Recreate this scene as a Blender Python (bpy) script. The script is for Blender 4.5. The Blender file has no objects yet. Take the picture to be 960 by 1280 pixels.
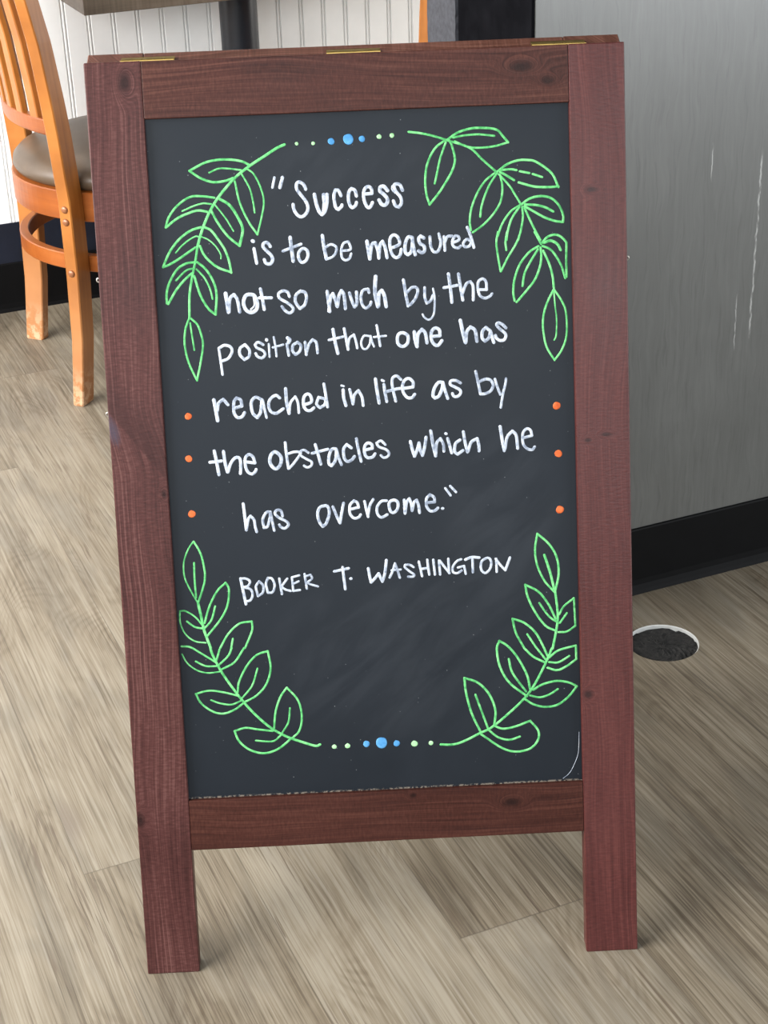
import bpy, bmesh, math, random
from mathutils import Vector, Matrix
random.seed(7)
S = bpy.context.scene
COL = S.collection

# ------------------------------------------------------------------ camera
cam_d = bpy.data.cameras.new('camera'); cam = bpy.data.objects.new('camera', cam_d); COL.objects.link(cam)
R_ = Vector((0.91726, -0.397054, -0.031335)); U_ = Vector((0.205731, 0.404965, 0.890886)); F_ = Vector((0.34104, 0.823621, -0.453145))
m = Matrix.Identity(4)
for i in range(3):
    m[i][0] = R_[i]; m[i][1] = U_[i]; m[i][2] = -F_[i]
m[2][3] = 1.3201
cam.matrix_world = m
cam_d.sensor_fit = 'HORIZONTAL'; cam_d.sensor_width = 36.0; cam_d.lens = 2082.48 * 36 / 960
cam_d.clip_start = 0.05
S.camera = cam

# ------------------------------------------------------------------ light
w = bpy.data.worlds.new('room_daylight'); S.world = w; w.use_nodes = True
bg = w.node_tree.nodes['Background']; bg.inputs[0].default_value = (0.86, 0.93, 1.0, 1); bg.inputs[1].default_value = 0.22

def area(name, loc, target, sx, sy, power, col):
    d = bpy.data.lights.new(name, 'AREA'); d.shape = 'RECTANGLE'; d.size = sx; d.size_y = sy; d.energy = power; d.color = col
    o = bpy.data.objects.new(name, d); COL.objects.link(o); o.location = loc
    o.rotation_euler = (Vector(target) - Vector(loc)).to_track_quat('-Z', 'Y').to_euler()
    return o
# daylight from the shop windows: a run of them on the left, and the shop front behind the camera on both sides
area('window_daylight', (-1.75, 2.4, 1.65), (0.6, 3.0, 0.45), 3.2, 1.5, 285, (1.0, 0.985, 0.96))
area('front_window_daylight', (-1.35, -2.75, 2.05), (0.35, 1.6, 0.65), 3.8, 1.7, 145, (0.91, 0.96, 1.0))
area('side_window_daylight', (3.9, -2.1, 1.42), (1.4, 1.95, 0.75), 2.4, 2.7, 165, (0.94, 0.975, 1.0))
area('far_wall_fill', (3.3, 2.95, 1.2), (1.3, 3.7, 0.5), 1.0, 1.7, 50, (1.0, 0.96, 0.90))  # added warm fill hidden behind the partition, brightens the back wall beyond the pole
S.view_settings.view_transform = 'Standard'; S.view_settings.look = 'None'
S.view_settings.gamma = 1; S.view_settings.use_curve_mapping = False
S.view_settings.exposure = 0.0

# ------------------------------------------------------------------ helpers
def tag(o, label=None, cat=None, group=None, kind=None):
    if label: o['label'] = label
    if cat: o['category'] = cat
    if group: o['group'] = group
    if kind: o['kind'] = kind
    return o
def obj(name, bm, mat, parent=None, smooth=False, bevel=0.0, seg=2):
    bmesh.ops.recalc_face_normals(bm, faces=bm.faces)
    me = bpy.data.meshes.new(name); bm.to_mesh(me); bm.free()
    if mat: me.materials.append(mat)
    for p in me.polygons: p.use_smooth = smooth
    o = bpy.data.objects.new(name, me); COL.objects.link(o)
    if parent: o.parent = parent
    if bevel:
        b = o.modifiers.new('bevel', 'BEVEL'); b.width = bevel; b.segments = seg; b.limit_method = 'ANGLE'; b.angle_limit = math.radians(40)
        b.harden_normals = False
    return o
def empty(name, loc, rz=0.0):
    o = bpy.data.objects.new(name, None); COL.objects.link(o); o.location = loc; o.rotation_euler = (0, 0, rz); o.empty_display_size = 0.1
    return o
def box(bm, x0, x1, y0, y1, z0, z1):
    vs = [bm.verts.new((x, y, z)) for z in (z0, z1) for y in (y0, y1) for x in (x0, x1)]
    for f in ((0, 1, 3, 2), (4, 6, 7, 5), (0, 4, 5, 1), (2, 3, 7, 6), (0, 2, 6, 4), (1, 5, 7, 3)):
        bm.faces.new([vs[i] for i in f])
    return vs
def loft(bm, rings, cap=True, closed=False):
    R = [[bm.verts.new(p) for p in r] for r in rings]
    n = len(R[0]); k = len(R)
    for i in range(k if closed else k - 1):
        a, b = R[i], R[(i + 1) % k]
        for j in range(n):
            bm.faces.new((a[j], a[(j + 1) % n], b[(j + 1) % n], b[j]))
    if cap and not closed:
        bm.faces.new(R[0][::-1]); bm.faces.new(R[-1])
    return R
def lathe(bm, prof, c=(0, 0), n=48):
    rings = [[(c[0] + r * math.cos(2 * math.pi * j / n), c[1] + r * math.sin(2 * math.pi * j / n), z) for j in range(n)] for r, z in prof]
    return loft(bm, rings)
def catmull(pts, n=7):
    if len(pts) < 3: return [Vector(p) for p in pts]
    P = [Vector(p) for p in pts]
    closed = (P[0] - P[-1]).length < 1e-9
    out = []
    for i in range(len(P) - 1):
        p1, p2 = P[i], P[i + 1]
        p0 = P[i - 1] if i > 0 else (P[-2] if closed else 2 * p1 - p2)
        p3 = P[i + 2] if i + 2 < len(P) else (P[1] if closed else 2 * p2 - p1)
        for k in range(n):
            t = k / n
            out.append(0.5 * ((2 * p1) + (p2 - p0) * t + (2 * p0 - 5 * p1 + 4 * p2 - p3) * t * t + (3 * p1 - p0 - 3 * p2 + p3) * t ** 3))
    out.append(P[-1]); return out
def lerp_tab(tab, x):
    for (a, fa), (b, fb) in zip(tab, tab[1:]):
        if x <= b: return fa + (fb - fa) * max(0, (x - a)) / (b - a)
    return tab[-1][1]

# ------------------------------------------------------------------ materials
class N:
    def __init__(s, name):
        s.m = bpy.data.materials.new(name); s.m.use_nodes = True; s.t = s.m.node_tree
        s.b = s.t.nodes['Principled BSDF']
    def n(s, typ, **kw):
        nd = s.t.nodes.new(typ)
        ins = kw.pop('ins', {})
        for k, v in kw.items(): setattr(nd, k, v)
        for k, v in ins.items():
            if isinstance(v, bpy.types.NodeSocket): s.t.links.new(v, nd.inputs[k])
            else: nd.inputs[k].default_value = v
        return nd
    def link(s, a, b): s.t.links.new(a, b)
    def math(s, op, a, b=0.0, c=0.0, clamp=False):
        nd = s.n('ShaderNodeMath', operation=op, ins={0: a, 1: b, 2: c}); nd.use_clamp = clamp; return nd.outputs[0]
    def coords(s): return s.n('ShaderNodeTexCoord').outputs['Object']
    def sep(s, v): return s.n('ShaderNodeSeparateXYZ', ins={0: v}).outputs
    def comb(s, x, y, z): return s.n('ShaderNodeCombineXYZ', ins={0: x, 1: y, 2: z}).outputs[0]
    def noise(s, v, scale=1.0, detail=4.0, rough=0.55, dist=0.0, dim='3D'):
        return s.n('ShaderNodeTexNoise', noise_dimensions=dim, ins={'Vector': v, 'Scale': scale, 'Detail': detail, 'Roughness': rough, 'Distortion': dist}).outputs['Fac']
    def ramp(s, f, *stops):
        nd = s.n('ShaderNodeValToRGB', ins={0: f}); cr = nd.color_ramp
        while len(cr.elements) < len(stops): cr.elements.new(0.5)
        for e, (p, c) in zip(cr.elements, stops):
            e.position = p; e.color = (c, c, c, 1) if isinstance(c, (int, float)) else (*c, 1)
        return nd.outputs[0]
    def maprange(s, f, a, b, c=0.0, d=1.0, smooth=False):
        return s.n('ShaderNodeMapRange', interpolation_type='SMOOTHSTEP' if smooth else 'LINEAR', ins={0: f, 1: a, 2: b, 3: c, 4: d}).outputs[0]
    def mix(s, f, a, b, mode='MIX'):
        nd = s.n('ShaderNodeMix', data_type='RGBA', blend_type=mode)
        for k, v in ((0, f), (6, a), (7, b)):
            if isinstance(v, bpy.types.NodeSocket): s.t.links.new(v, nd.inputs[k])
            elif k == 0: nd.inputs[0].default_value = v
            else: nd.inputs[k].default_value = (*v, 1) if len(v) == 3 else v
        return nd.outputs[2]
    def bump(s, h, strength=0.2, dist=0.001):
        nd = s.n('ShaderNodeBump', ins={'Strength': strength, 'Distance': dist, 'Height': h}); s.link(nd.outputs[0], s.b.inputs['Normal'])
    def out(s, col=None, rough=0.5, spec=0.5, metal=0.0):
        for k, v in (('Base Color', col), ('Roughness', rough), ('Specular IOR Level', spec), ('Metallic', metal)):
            if v is None: continue
            if isinstance(v, bpy.types.NodeSocket): s.link(v, s.b.inputs[k])
            else: s.b.inputs[k].default_value = (*v, 1) if k == 'Base Color' else v
        return s.m

def plain(name, col, rough=0.5, var=0.08, scale=40, spec=0.5, metal=0.0, bump=0.0):
    k = N(name); c = k.coords(); f = k.noise(c, scale, 5)
    lo = tuple(x * (1 - var) for x in col); hi = tuple(min(1, x * (1 + var)) for x in col)
    if bump: k.bump(f, bump, 0.002)
    return k.out(k.ramp(f, (0.3, lo), (0.7, hi)), rough, spec, metal)

def stained_wood(name, axis, seed, dark, mid, light, knots=(), rough=0.40, rings=95.0, spec=0.15, flake=None, lnw=0.075):
    """stained sawn pine: growth lines along the given axis, knots that bend them and fine saw marks across"""
    k = N(name); x, y, z = k.sep(k.coords())
    L, A = (z, x) if axis == 'Z' else (x, z)
    along = k.math('MULTIPLY_ADD', L, 1.0, seed * 3.7)
    wander = k.noise(k.comb(k.math('MULTIPLY', along, 2.2), k.math('MULTIPLY', A, 5.0), y), 1.0, 2)
    q = k.math('ADD', A, k.math('MULTIPLY', k.math('SUBTRACT', wander, 0.5), 0.05))
    q = k.math('ADD', q, k.math('MULTIPLY', y, 0.6))
    if flake:                                   # grain that swerves sideways under a torn, bluish flake
        fx, fz = flake
        sw = k.maprange(z, fz - 0.075, fz + 0.012, 1.0, 0.0, True)
        q = k.math('ADD', q, k.math('MULTIPLY', sw, -0.016))
    kn_dark = None
    for (kx, kz, r, tall) in knots:
        kl, ka = (kz, kx) if axis == 'Z' else (kx, kz)
        dl = k.math('DIVIDE', k.math('SUBTRACT', L, kl), r * tall); da = k.math('DIVIDE', k.math('SUBTRACT', A, ka), r)
        d = k.math('SQRT', k.math('ADD', k.math('MULTIPLY', dl, dl), k.math('MULTIPLY', da, da)))
        g = k.maprange(d, 0.0, 3.2, 1.0, 0.0, True)
        q = k.math('ADD', q, k.math('MULTIPLY', k.math('MULTIPLY', g, g), 2.2 * r + 0.02))
        wob = k.math('ADD', d, k.math('MULTIPLY', k.noise(k.coords(), 90.0, 3), 0.9))
        kk = k.maprange(wob, 0.7, 1.9, 1.0, 0.0, True)
        kn_dark = kk if kn_dark is None else k.math('MAXIMUM', kn_dark, kk)
    line = k.noise(k.comb(k.math('MULTIPLY', q, rings * 2.1), k.math('MULTIPLY', along, 0.9), seed), 1.0, 2, 0.5)
    fine = k.noise(k.comb(k.math('MULTIPLY', q, 520.0), k.math('MULTIPLY', along, 9.0), seed + 5), 1.0, 3, 0.6)
    saw = k.noise(k.comb(k.math('MULTIPLY', A, 130.0), k.math('MULTIPLY', along, 420.0), seed + 9), 1.0, 2)
    blot = k.noise(k.comb(k.math('MULTIPLY', A, 9.0), k.math('MULTIPLY', along, 4.0), seed + 2), 1.0, 4)
    jit = k.noise(k.comb(k.math('MULTIPLY', q, 60.0), k.math('MULTIPLY', along, 1.5), seed + 3), 1.0, 2)
    ph = k.math('FRACT', k.math('ADD', k.math('MULTIPLY', q, rings * 2.0), k.math('MULTIPLY', jit, 2.0)))
    pres = k.maprange(k.noise(k.comb(k.math('MULTIPLY', q, 40.0), k.math('MULTIPLY', along, 2.5), seed + 4), 1.0, 2), 0.40, 0.62, 0, 1, True)
    ln = k.math('MULTIPLY', k.maprange(k.math('ABSOLUTE', k.math('SUBTRACT', ph, 0.5)), 0.04, 0.22, 1.0, 0.0, True), pres)
    f = k.math('ADD', k.math('MULTIPLY', line, 0.22), k.math('MULTIPLY', fine, 0.46))
    f = k.math('ADD', f, k.math('MULTIPLY', ln, lnw))
    f = k.math('ADD', f, k.math('MULTIPLY', saw, 0.27))
    f = k.math('ADD', f, k.math('MULTIPLY', k.math('SUBTRACT', blot, 0.5), 0.34))
    c = k.ramp(f, (0.34, dark), (0.50, mid), (0.64, light))
    if flake:
        d1 = k.math('DIVIDE', k.math('SUBTRACT', A, fx), 0.008); d2 = k.math('DIVIDE', k.math('ADD', k.math('SUBTRACT', L, fz - 0.014), k.math('MULTIPLY', A, 1.1)), 0.016)
        dd = k.math('ADD', k.math('ADD', k.math('MULTIPLY', d1, d1), k.math('MULTIPLY', d2, d2)), k.math('MULTIPLY', fine, 1.6))
        c = k.mix(k.maprange(dd, 0.5, 2.1, 0.65, 0.0, True), c, (0.052, 0.05, 0.075))
        up = k.math('MULTIPLY', k.maprange(k.math('ADD', L, k.math('MULTIPLY', A, 1.35)), fz + 0.002, fz + 0.005, 0, 1), k.maprange(k.math('ADD', L, k.math('MULTIPLY', A, 1.35)), fz + 0.005, fz + 0.075, 1, 0, True))
        c = k.mix(k.math('MULTIPLY', up, 0.45), c, tuple(v * 0.7 for v in dark))
    if kn_dark is not None: c = k.mix(k.math('MULTIPLY', kn_dark, 0.8), c, tuple(v * 0.30 for v in dark))
    k.bump(k.math('ADD', saw, k.math('MULTIPLY', line, 0.8)), 0.16, 0.001)
    rr = k.maprange(blot, 0.3, 0.7, rough - 0.06, rough + 0.08)
    return k.out(c, rr, spec)
# handwriting and drawings: strokes on the board, width (0.01 mm) : points across,up (0.1 mm)
STROKES = {
't0': """293:1904,8828 1878,8726;377:1988,8825 1956,8723;378:2226,8695 2205,8744 2159,8772 2131,8747 2134,8695 2173,8637 2222,8567 2240,8504 2222,8448 2172,8412 2126,8431 2092,8490 2086,8542;420:2315,8636 2327,8553 2354,8463 2384,8426 2417,8461 2440,8543 2446,8631;463:2413,8629 2416,8544 2407,8461;379:2593,8614 2569,8667 2538,8674 2520,8623 2522,8550 2535,8492 2560,8471 2593,8500 2599,8516;379:2756,8603 2743,8660 2707,8682 2679,8647 2670,8575 2683,8512 2709,8485 2741,8505 2753,8535;379:2841,8620 2920,8622 2917,8668 2887,8696 2849,8676 2831,8620 2838,8547 2862,8489 2888,8478 2910,8503 2922,8528;421:3085,8646 3050,8689 3013,8685 3006,8644 3041,8612 3076,8569 3080,8527 3052,8497 3016,8509 2993,8551;379:3243,8643 3219,8698 3177,8710 3155,8690 3174,8632 3219,8573 3227,8511 3199,8470 3163,8487 3144,8535;168:3134,8691 3135,8654 3163,8617""",
't1': """422:1639,8181 1646,8177;380:1650,8099 1670,7948;380:1823,8116 1792,8157 1755,8152 1747,8116 1781,8072 1828,8021 1840,7972 1811,7934 1768,7944 1752,7981;422:2037,8201 2044,8098 2057,7953;338:1954,8062 2042,8092 2148,8127;363:2165,8080 2123,8045 2116,7985 2145,7937 2189,7951 2216,8005 2207,8060 2165,8080;405:2378,8206 2388,8095 2409,7963;296:2406,8082 2462,8111 2517,8084 2514,8029 2475,7982 2418,7960;296:2577,8039 2657,8045 2671,8071 2649,8133 2599,8117 2571,8051 2574,7972 2609,7939 2653,7956 2674,8004;423:2846,8127 2870,7944;382:2871,7958 2898,8090 2934,8109 2959,8024 2965,7947;382:2966,7954 2982,8079 3012,8120 3038,8049 3052,7948;365:3097,8047 3158,8065 3192,8092 3176,8155 3135,8182 3095,8151 3088,8068 3106,7983 3147,7944 3190,7966 3207,8028;390:3327,8149 3282,8151 3251,8082 3248,7998 3275,7969 3312,8003 3330,8107;390:3327,8142 3335,8065 3353,7966;390:3451,8137 3417,8159 3395,8132 3407,8083 3448,8053 3453,8004 3424,7984 3390,8004;339:3515,8148 3519,8057 3545,7993 3588,7987 3617,8032 3627,8094 3611,8172;339:3664,8142 3670,7998;340:3669,8079 3699,8140 3749,8145;323:3754,8075 3818,8100 3819,8135 3784,8144 3754,8096 3759,8040 3808,8017 3837,8037;323:3945,8088 3903,8104 3867,8064 3880,8028 3929,8033 3959,8081;356:3914,8229 3947,8137 3978,8017""",
't2': """449:1323,7643 1342,7446;382:1347,7446 1365,7583 1411,7628 1444,7569 1462,7441;424:1596,7621 1537,7613 1507,7545 1524,7470 1575,7431 1635,7455 1654,7518 1632,7598 1596,7621;212:1616,7599 1622,7509 1582,7463;381:1695,7674 1710,7568 1723,7457;365:1679,7582 1806,7577;340:1998,7582 1979,7631 1927,7644 1883,7614 1896,7566 1968,7520 2024,7470 2028,7433 1989,7408 1943,7437 1913,7480;365:2118,7635 2068,7595 2059,7522 2103,7451 2153,7486 2178,7559 2165,7618 2118,7635;382:2401,7618 2419,7406;383:2410,7411 2433,7548 2461,7594 2485,7525 2500,7455;383:2503,7455 2524,7565 2553,7622 2578,7574 2587,7430;366:2637,7592 2660,7507 2684,7442 2712,7483 2712,7600;340:2845,7589 2836,7626 2782,7613 2757,7545 2770,7460 2806,7426 2850,7456 2862,7487;450:2923,7754 2909,7591 2934,7437;426:2940,7442 2950,7568 2984,7604 3008,7545 3022,7433;366:3217,7706 3233,7579 3256,7429;341:3250,7573 3303,7622 3350,7620 3365,7579 3334,7501 3279,7440;324:3440,7616 3438,7513 3457,7449 3500,7476 3526,7533;239:3528,7601 3542,7509 3535,7371 3512,7303 3470,7273 3425,7301 3408,7333;383:3698,7749 3713,7605 3725,7449;341:3644,7606 3789,7625;366:3805,7744 3823,7600 3842,7467;342:3838,7531 3882,7632 3929,7659 3956,7606 3954,7463;325:4024,7569 4100,7566 4096,7646 4063,7682 4016,7655 4007,7581 4028,7505 4080,7477 4132,7495 4156,7520""",
't3': """298:1217,7065 1229,6924 1241,6783;341:1217,7065 1279,7096 1344,7073 1354,7019 1311,6954 1249,6930;341:1499,7093 1443,7055 1439,6988 1483,6933 1532,6964 1542,7031 1499,7093;324:1692,7084 1640,7113 1605,7088 1623,7054 1688,7018 1706,6977 1671,6942 1625,6960 1607,6994;256:1752,7088 1754,6952;384:1731,7135 1732,7131;256:1809,7159 1823,7045 1828,6954;273:1794,7049 1905,7075;341:1945,7080 1959,6959;426:1955,7144 1977,7125 1962,7095;341:2060,7095 2011,7064 2002,7004 2033,6963 2075,6994 2094,7054 2060,7095;342:2140,7092 2147,6958;325:2147,6971 2179,7063 2221,7115 2260,7080 2268,6972;384:2444,7215 2462,7072 2485,6957;308:2396,7103 2550,7132;341:2564,7217 2584,7081 2597,6995;291:2595,7016 2614,7108 2665,7149 2684,7077 2695,7005;257:2829,7127 2772,7130 2740,7067 2752,7002 2794,6993 2832,7049 2843,7127;257:2843,7127 2855,7069 2874,7014;299:2912,7237 2928,7123 2941,7016;257:2878,7114 3007,7122;385:3186,7147 3135,7121 3132,7036 3181,7001 3232,7031 3242,7109 3186,7147;428:3312,7149 3319,7063 3335,6994;394:3336,7013 3350,7119 3394,7174 3429,7130 3443,7029;386:3491,7092 3585,7098 3580,7159 3538,7182 3498,7148 3491,7070 3517,7012 3560,6996 3604,7044;428:3808,7252 3832,7118 3856,7014;395:3860,7019 3873,7125 3914,7177 3962,7139 3979,7022;377:4119,7132 4080,7165 4043,7127 4036,7056 4066,7019 4108,7053 4128,7123;378:4128,7123 4144,7060 4160,7001;360:4294,7151 4259,7188 4215,7208 4196,7187 4227,7145 4279,7099 4291,7062 4268,7023 4223,7021 4188,7049 4180,7076""",
't4': """428:1132,6514 1147,6398 1159,6290;377:1161,6398 1180,6476 1233,6517 1279,6457;377:1349,6418 1428,6436 1418,6502 1376,6525 1345,6483 1339,6375 1372,6316 1422,6321 1453,6363;377:1640,6499 1577,6524 1531,6468 1539,6359 1586,6304 1625,6363 1646,6492;309:1654,6491 1670,6390 1686,6299;360:1838,6505 1799,6535 1740,6502 1715,6438 1733,6365 1789,6341 1841,6368 1870,6388;394:1906,6602 1910,6451 1932,6335;309:1933,6349 1952,6449 2006,6512 2031,6446 2036,6337;361:2102,6421 2175,6447 2171,6512 2136,6535 2098,6500 2091,6414 2120,6362 2163,6356 2200,6383;344:2313,6477 2256,6494 2231,6423 2265,6381 2317,6412 2334,6476;343:2320,6635 2335,6504 2348,6386;387:2523,6561 2526,6474 2546,6392;258:2507,6610 2531,6602;344:2594,6563 2609,6482 2622,6405;344:2624,6416 2642,6502 2687,6548 2722,6477 2732,6384;387:2875,6664 2886,6545 2904,6404;361:2964,6601 2971,6520 2987,6416;301:2944,6648 2963,6639;344:3149,6647 3107,6686 3064,6672 3051,6613 3063,6516 3084,6417;361:2993,6524 3102,6548 3199,6553;362:3172,6549 3275,6560 3277,6614 3235,6654 3186,6634 3162,6571 3170,6505 3211,6450 3260,6447 3291,6482;388:3599,6595 3551,6597 3506,6539 3487,6464 3507,6431 3551,6451 3586,6525 3599,6595;362:3599,6595 3618,6513 3645,6420;345:3788,6581 3740,6610 3686,6607 3679,6569 3727,6540 3780,6506 3784,6468 3751,6437 3713,6441 3698,6471;345:3956,6698 3977,6583 4000,6453;345:3993,6588 4064,6612 4117,6593 4139,6538 4108,6480 4048,6454 4000,6453;311:4161,6608 4185,6520 4215,6438;293:4280,6608 4272,6549 4242,6442 4215,6297""",
't5': """387:1103,5962 1120,5852 1138,5703;371:1049,5841 1174,5850;388:1202,5952 1211,5837 1232,5727;363:1237,5726 1275,5823 1332,5881 1375,5862 1378,5775 1371,5704;362:1443,5827 1534,5812 1516,5878 1474,5907 1434,5871 1430,5783 1453,5717 1495,5693 1529,5713 1543,5740;414:1762,5922 1711,5891 1696,5815 1726,5754 1768,5741 1809,5788 1818,5864 1762,5922;345:1872,6020 1879,5883 1893,5735;311:1890,5894 1961,5913 2020,5910 2030,5890 1955,5792 1898,5735;294:2117,5898 2071,5929 2030,5914 2033,5872 2096,5828 2147,5796 2139,5754 2097,5738 2063,5758;363:2195,5983 2221,5875 2245,5767;346:2157,5890 2329,5927;363:2417,5926 2370,5922 2337,5846 2334,5769 2362,5744 2406,5808 2422,5914;346:2422,5914 2442,5830 2468,5751;363:2582,5930 2536,5968 2499,5922 2501,5827 2534,5784 2582,5800 2613,5834;346:2642,6028 2657,5915 2683,5777;363:2733,5900 2810,5914 2806,5956 2765,5975 2729,5941 2725,5864 2753,5816 2806,5819 2837,5853;312:2952,5949 2907,5992 2859,5971 2881,5929 2956,5896 2989,5853 2970,5818 2929,5808 2900,5833;381:3225,5970 3239,5896 3263,5808 3295,5877 3317,5950;381:3317,5950 3327,5876 3350,5814 3377,5906 3396,6009;389:3449,6075 3468,5927 3493,5802;347:3496,5819 3509,5941 3551,5989 3581,5922 3584,5848;364:3629,5985 3668,5827;346:3610,6040 3615,6038;364:3762,5963 3712,5924 3701,5842 3732,5808 3791,5847;364:3801,6051 3818,5927 3839,5828;365:3847,5836 3883,5933 3949,5971 3964,5904 3966,5835;382:4202,6090 4218,5959 4239,5826;365:4247,5842 4275,5972 4334,6035 4373,5985 4386,5844;330:4454,5956 4544,5977 4530,6035 4489,6053 4447,6006 4445,5899 4484,5840 4541,5821 4571,5852""",
't6': """364:1382,5370 1391,5234 1401,5079;330:1404,5092 1427,5194 1454,5232 1490,5185 1498,5113 1512,5054;330:1672,5267 1627,5262 1585,5187 1593,5096 1631,5107 1662,5196 1672,5267;313:1672,5267 1686,5169 1703,5058;330:1802,5215 1786,5274 1742,5283 1721,5245 1763,5198 1837,5156 1861,5116 1821,5079 1777,5094 1762,5120;365:2277,5310 2213,5293 2184,5224 2199,5132 2234,5079 2274,5116 2311,5218 2302,5289 2277,5310;348:2353,5293 2386,5201 2423,5109;349:2423,5109 2444,5212 2471,5327;331:2538,5255 2633,5273 2621,5325 2586,5349 2540,5300 2536,5211 2577,5157 2628,5163 2651,5191;331:2701,5336 2713,5262 2733,5165;331:2731,5180 2757,5290 2796,5354;331:2941,5333 2883,5328 2837,5271 2834,5197 2875,5151 2942,5178;366:3021,5336 2969,5309 2973,5228 3008,5197 3053,5232 3063,5305 3021,5336;348:3133,5331 3136,5183;349:3139,5191 3158,5301 3189,5344 3208,5284 3215,5209;349:3216,5217 3238,5297 3268,5325 3287,5265 3295,5184;349:3383,5290 3463,5294 3458,5346 3415,5377 3377,5335 3374,5254 3409,5200 3460,5198 3497,5226;349:3546,5219 3551,5219;296:3585,5440 3640,5360;296:3639,5463 3700,5394""",
't7': """349:1307,4540 1328,4396 1350,4252;297:1307,4540 1365,4537 1407,4505 1383,4454 1324,4442;297:1338,4441 1410,4415 1428,4354 1403,4295 1359,4282;297:1509,4500 1470,4442 1486,4336 1539,4371 1550,4446 1509,4500;297:1606,4533 1581,4467 1597,4368 1649,4374 1675,4447 1650,4523 1606,4533;297:1730,4520 1750,4346;280:1817,4516 1747,4429 1789,4397 1847,4376;280:1869,4528 1876,4378;263:1869,4528 1950,4547;263:1873,4453 1940,4480;280:1876,4375 1949,4382;280:2009,4559 2026,4393;263:2008,4529 2075,4548 2087,4503 2027,4461;263:2027,4461 2084,4435 2149,4413;333:2336,4573 2494,4600;333:2429,4614 2438,4486 2447,4369;351:2512,4483 2517,4483;351:2710,4588 2720,4505 2734,4432;351:2734,4432 2774,4471 2821,4526 2840,4478 2858,4436;351:2858,4436 2887,4518 2911,4671;299:2940,4476 2979,4554 3004,4630;298:3004,4630 3029,4552 3051,4469;263:2964,4555 3065,4559;281:3206,4580 3167,4607 3117,4610 3111,4584 3159,4536 3208,4497 3197,4474 3142,4475;298:3266,4639 3283,4550 3296,4475;298:3360,4655 3367,4567 3377,4489;299:3286,4555 3367,4562;298:3426,4652 3438,4486;298:3488,4638 3495,4484;299:3496,4638 3542,4573 3599,4495;299:3591,4655 3594,4495;281:3732,4643 3681,4622 3638,4564 3640,4503 3686,4491 3733,4517;281:3693,4552 3762,4567 3777,4477;334:3778,4637 3847,4661 3930,4653;299:3856,4642 3856,4492;299:4012,4644 3956,4609 3945,4544 3961,4497 3998,4478 4045,4521 4061,4586 4048,4633 4012,4644;299:4117,4630 4119,4485;299:4112,4630 4165,4553 4214,4499;317:4214,4499 4268,4637""",
'l0': """284:2026,9162 1943,9129 1790,9040 1652,8959 1481,8834 1307,8651 1209,8509 1142,8379 1089,8249 1052,8132;251:1652,8966 1551,9014 1374,9035 1195,9013 1019,8933;251:1019,8933 1126,8856 1257,8807 1391,8816 1474,8842;184:1560,8919 1428,8939 1324,8943 1225,8906;192:1620,8931 1691,8870 1757,8721 1779,8573 1740,8399 1694,8246;219:1694,8246 1605,8389 1526,8584 1487,8805;184:1565,8875 1639,8726 1668,8578 1677,8475;235:1262,8646 1144,8665 1010,8664 871,8581 775,8468 735,8366;252:735,8359 863,8449 1000,8503 1091,8521 1179,8503;185:1228,8581 1140,8592 1034,8567 919,8521;294:1321,8629 1421,8559 1502,8423 1541,8304 1502,8143;253:1501,8135 1387,8236 1291,8373 1224,8508;168:1265,8572 1369,8429 1443,8293;252:1104,8346 1006,8321 895,8254 803,8162 739,8069 681,7952;253:1033,8138 953,8089 852,8026 752,7973 680,7947;168:1078,8246 1040,8253 960,8213 879,8150 822,8090;252:1142,8344 1208,8308 1279,8209 1341,8102 1378,7985 1396,7859;253:1082,8151 1116,8063 1179,7984 1272,7912 1396,7864;151:1107,8245 1173,8214 1246,8144 1294,8056 1295,8011;253:1052,8132 1021,7985 971,7794 939,7631 925,7407;253:1013,7985 923,7974 829,7919 747,7803 702,7686 694,7567;254:709,7558 800,7697 897,7804 976,7868;203:994,7919 918,7900 807,7801;253:1043,7984 1128,7906 1196,7784 1226,7649 1205,7425;255:1205,7425 1133,7488 1065,7611 1028,7732 1004,7837;194:1031,7910 1108,7818 1161,7696 1182,7591;221:925,7407 1003,7328 1041,7206 1050,7100 1017,6935 964,6732;222:964,6732 888,6925 857,7108 872,7274 925,7407;187:929,7346 942,7195 956,7059""",
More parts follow.
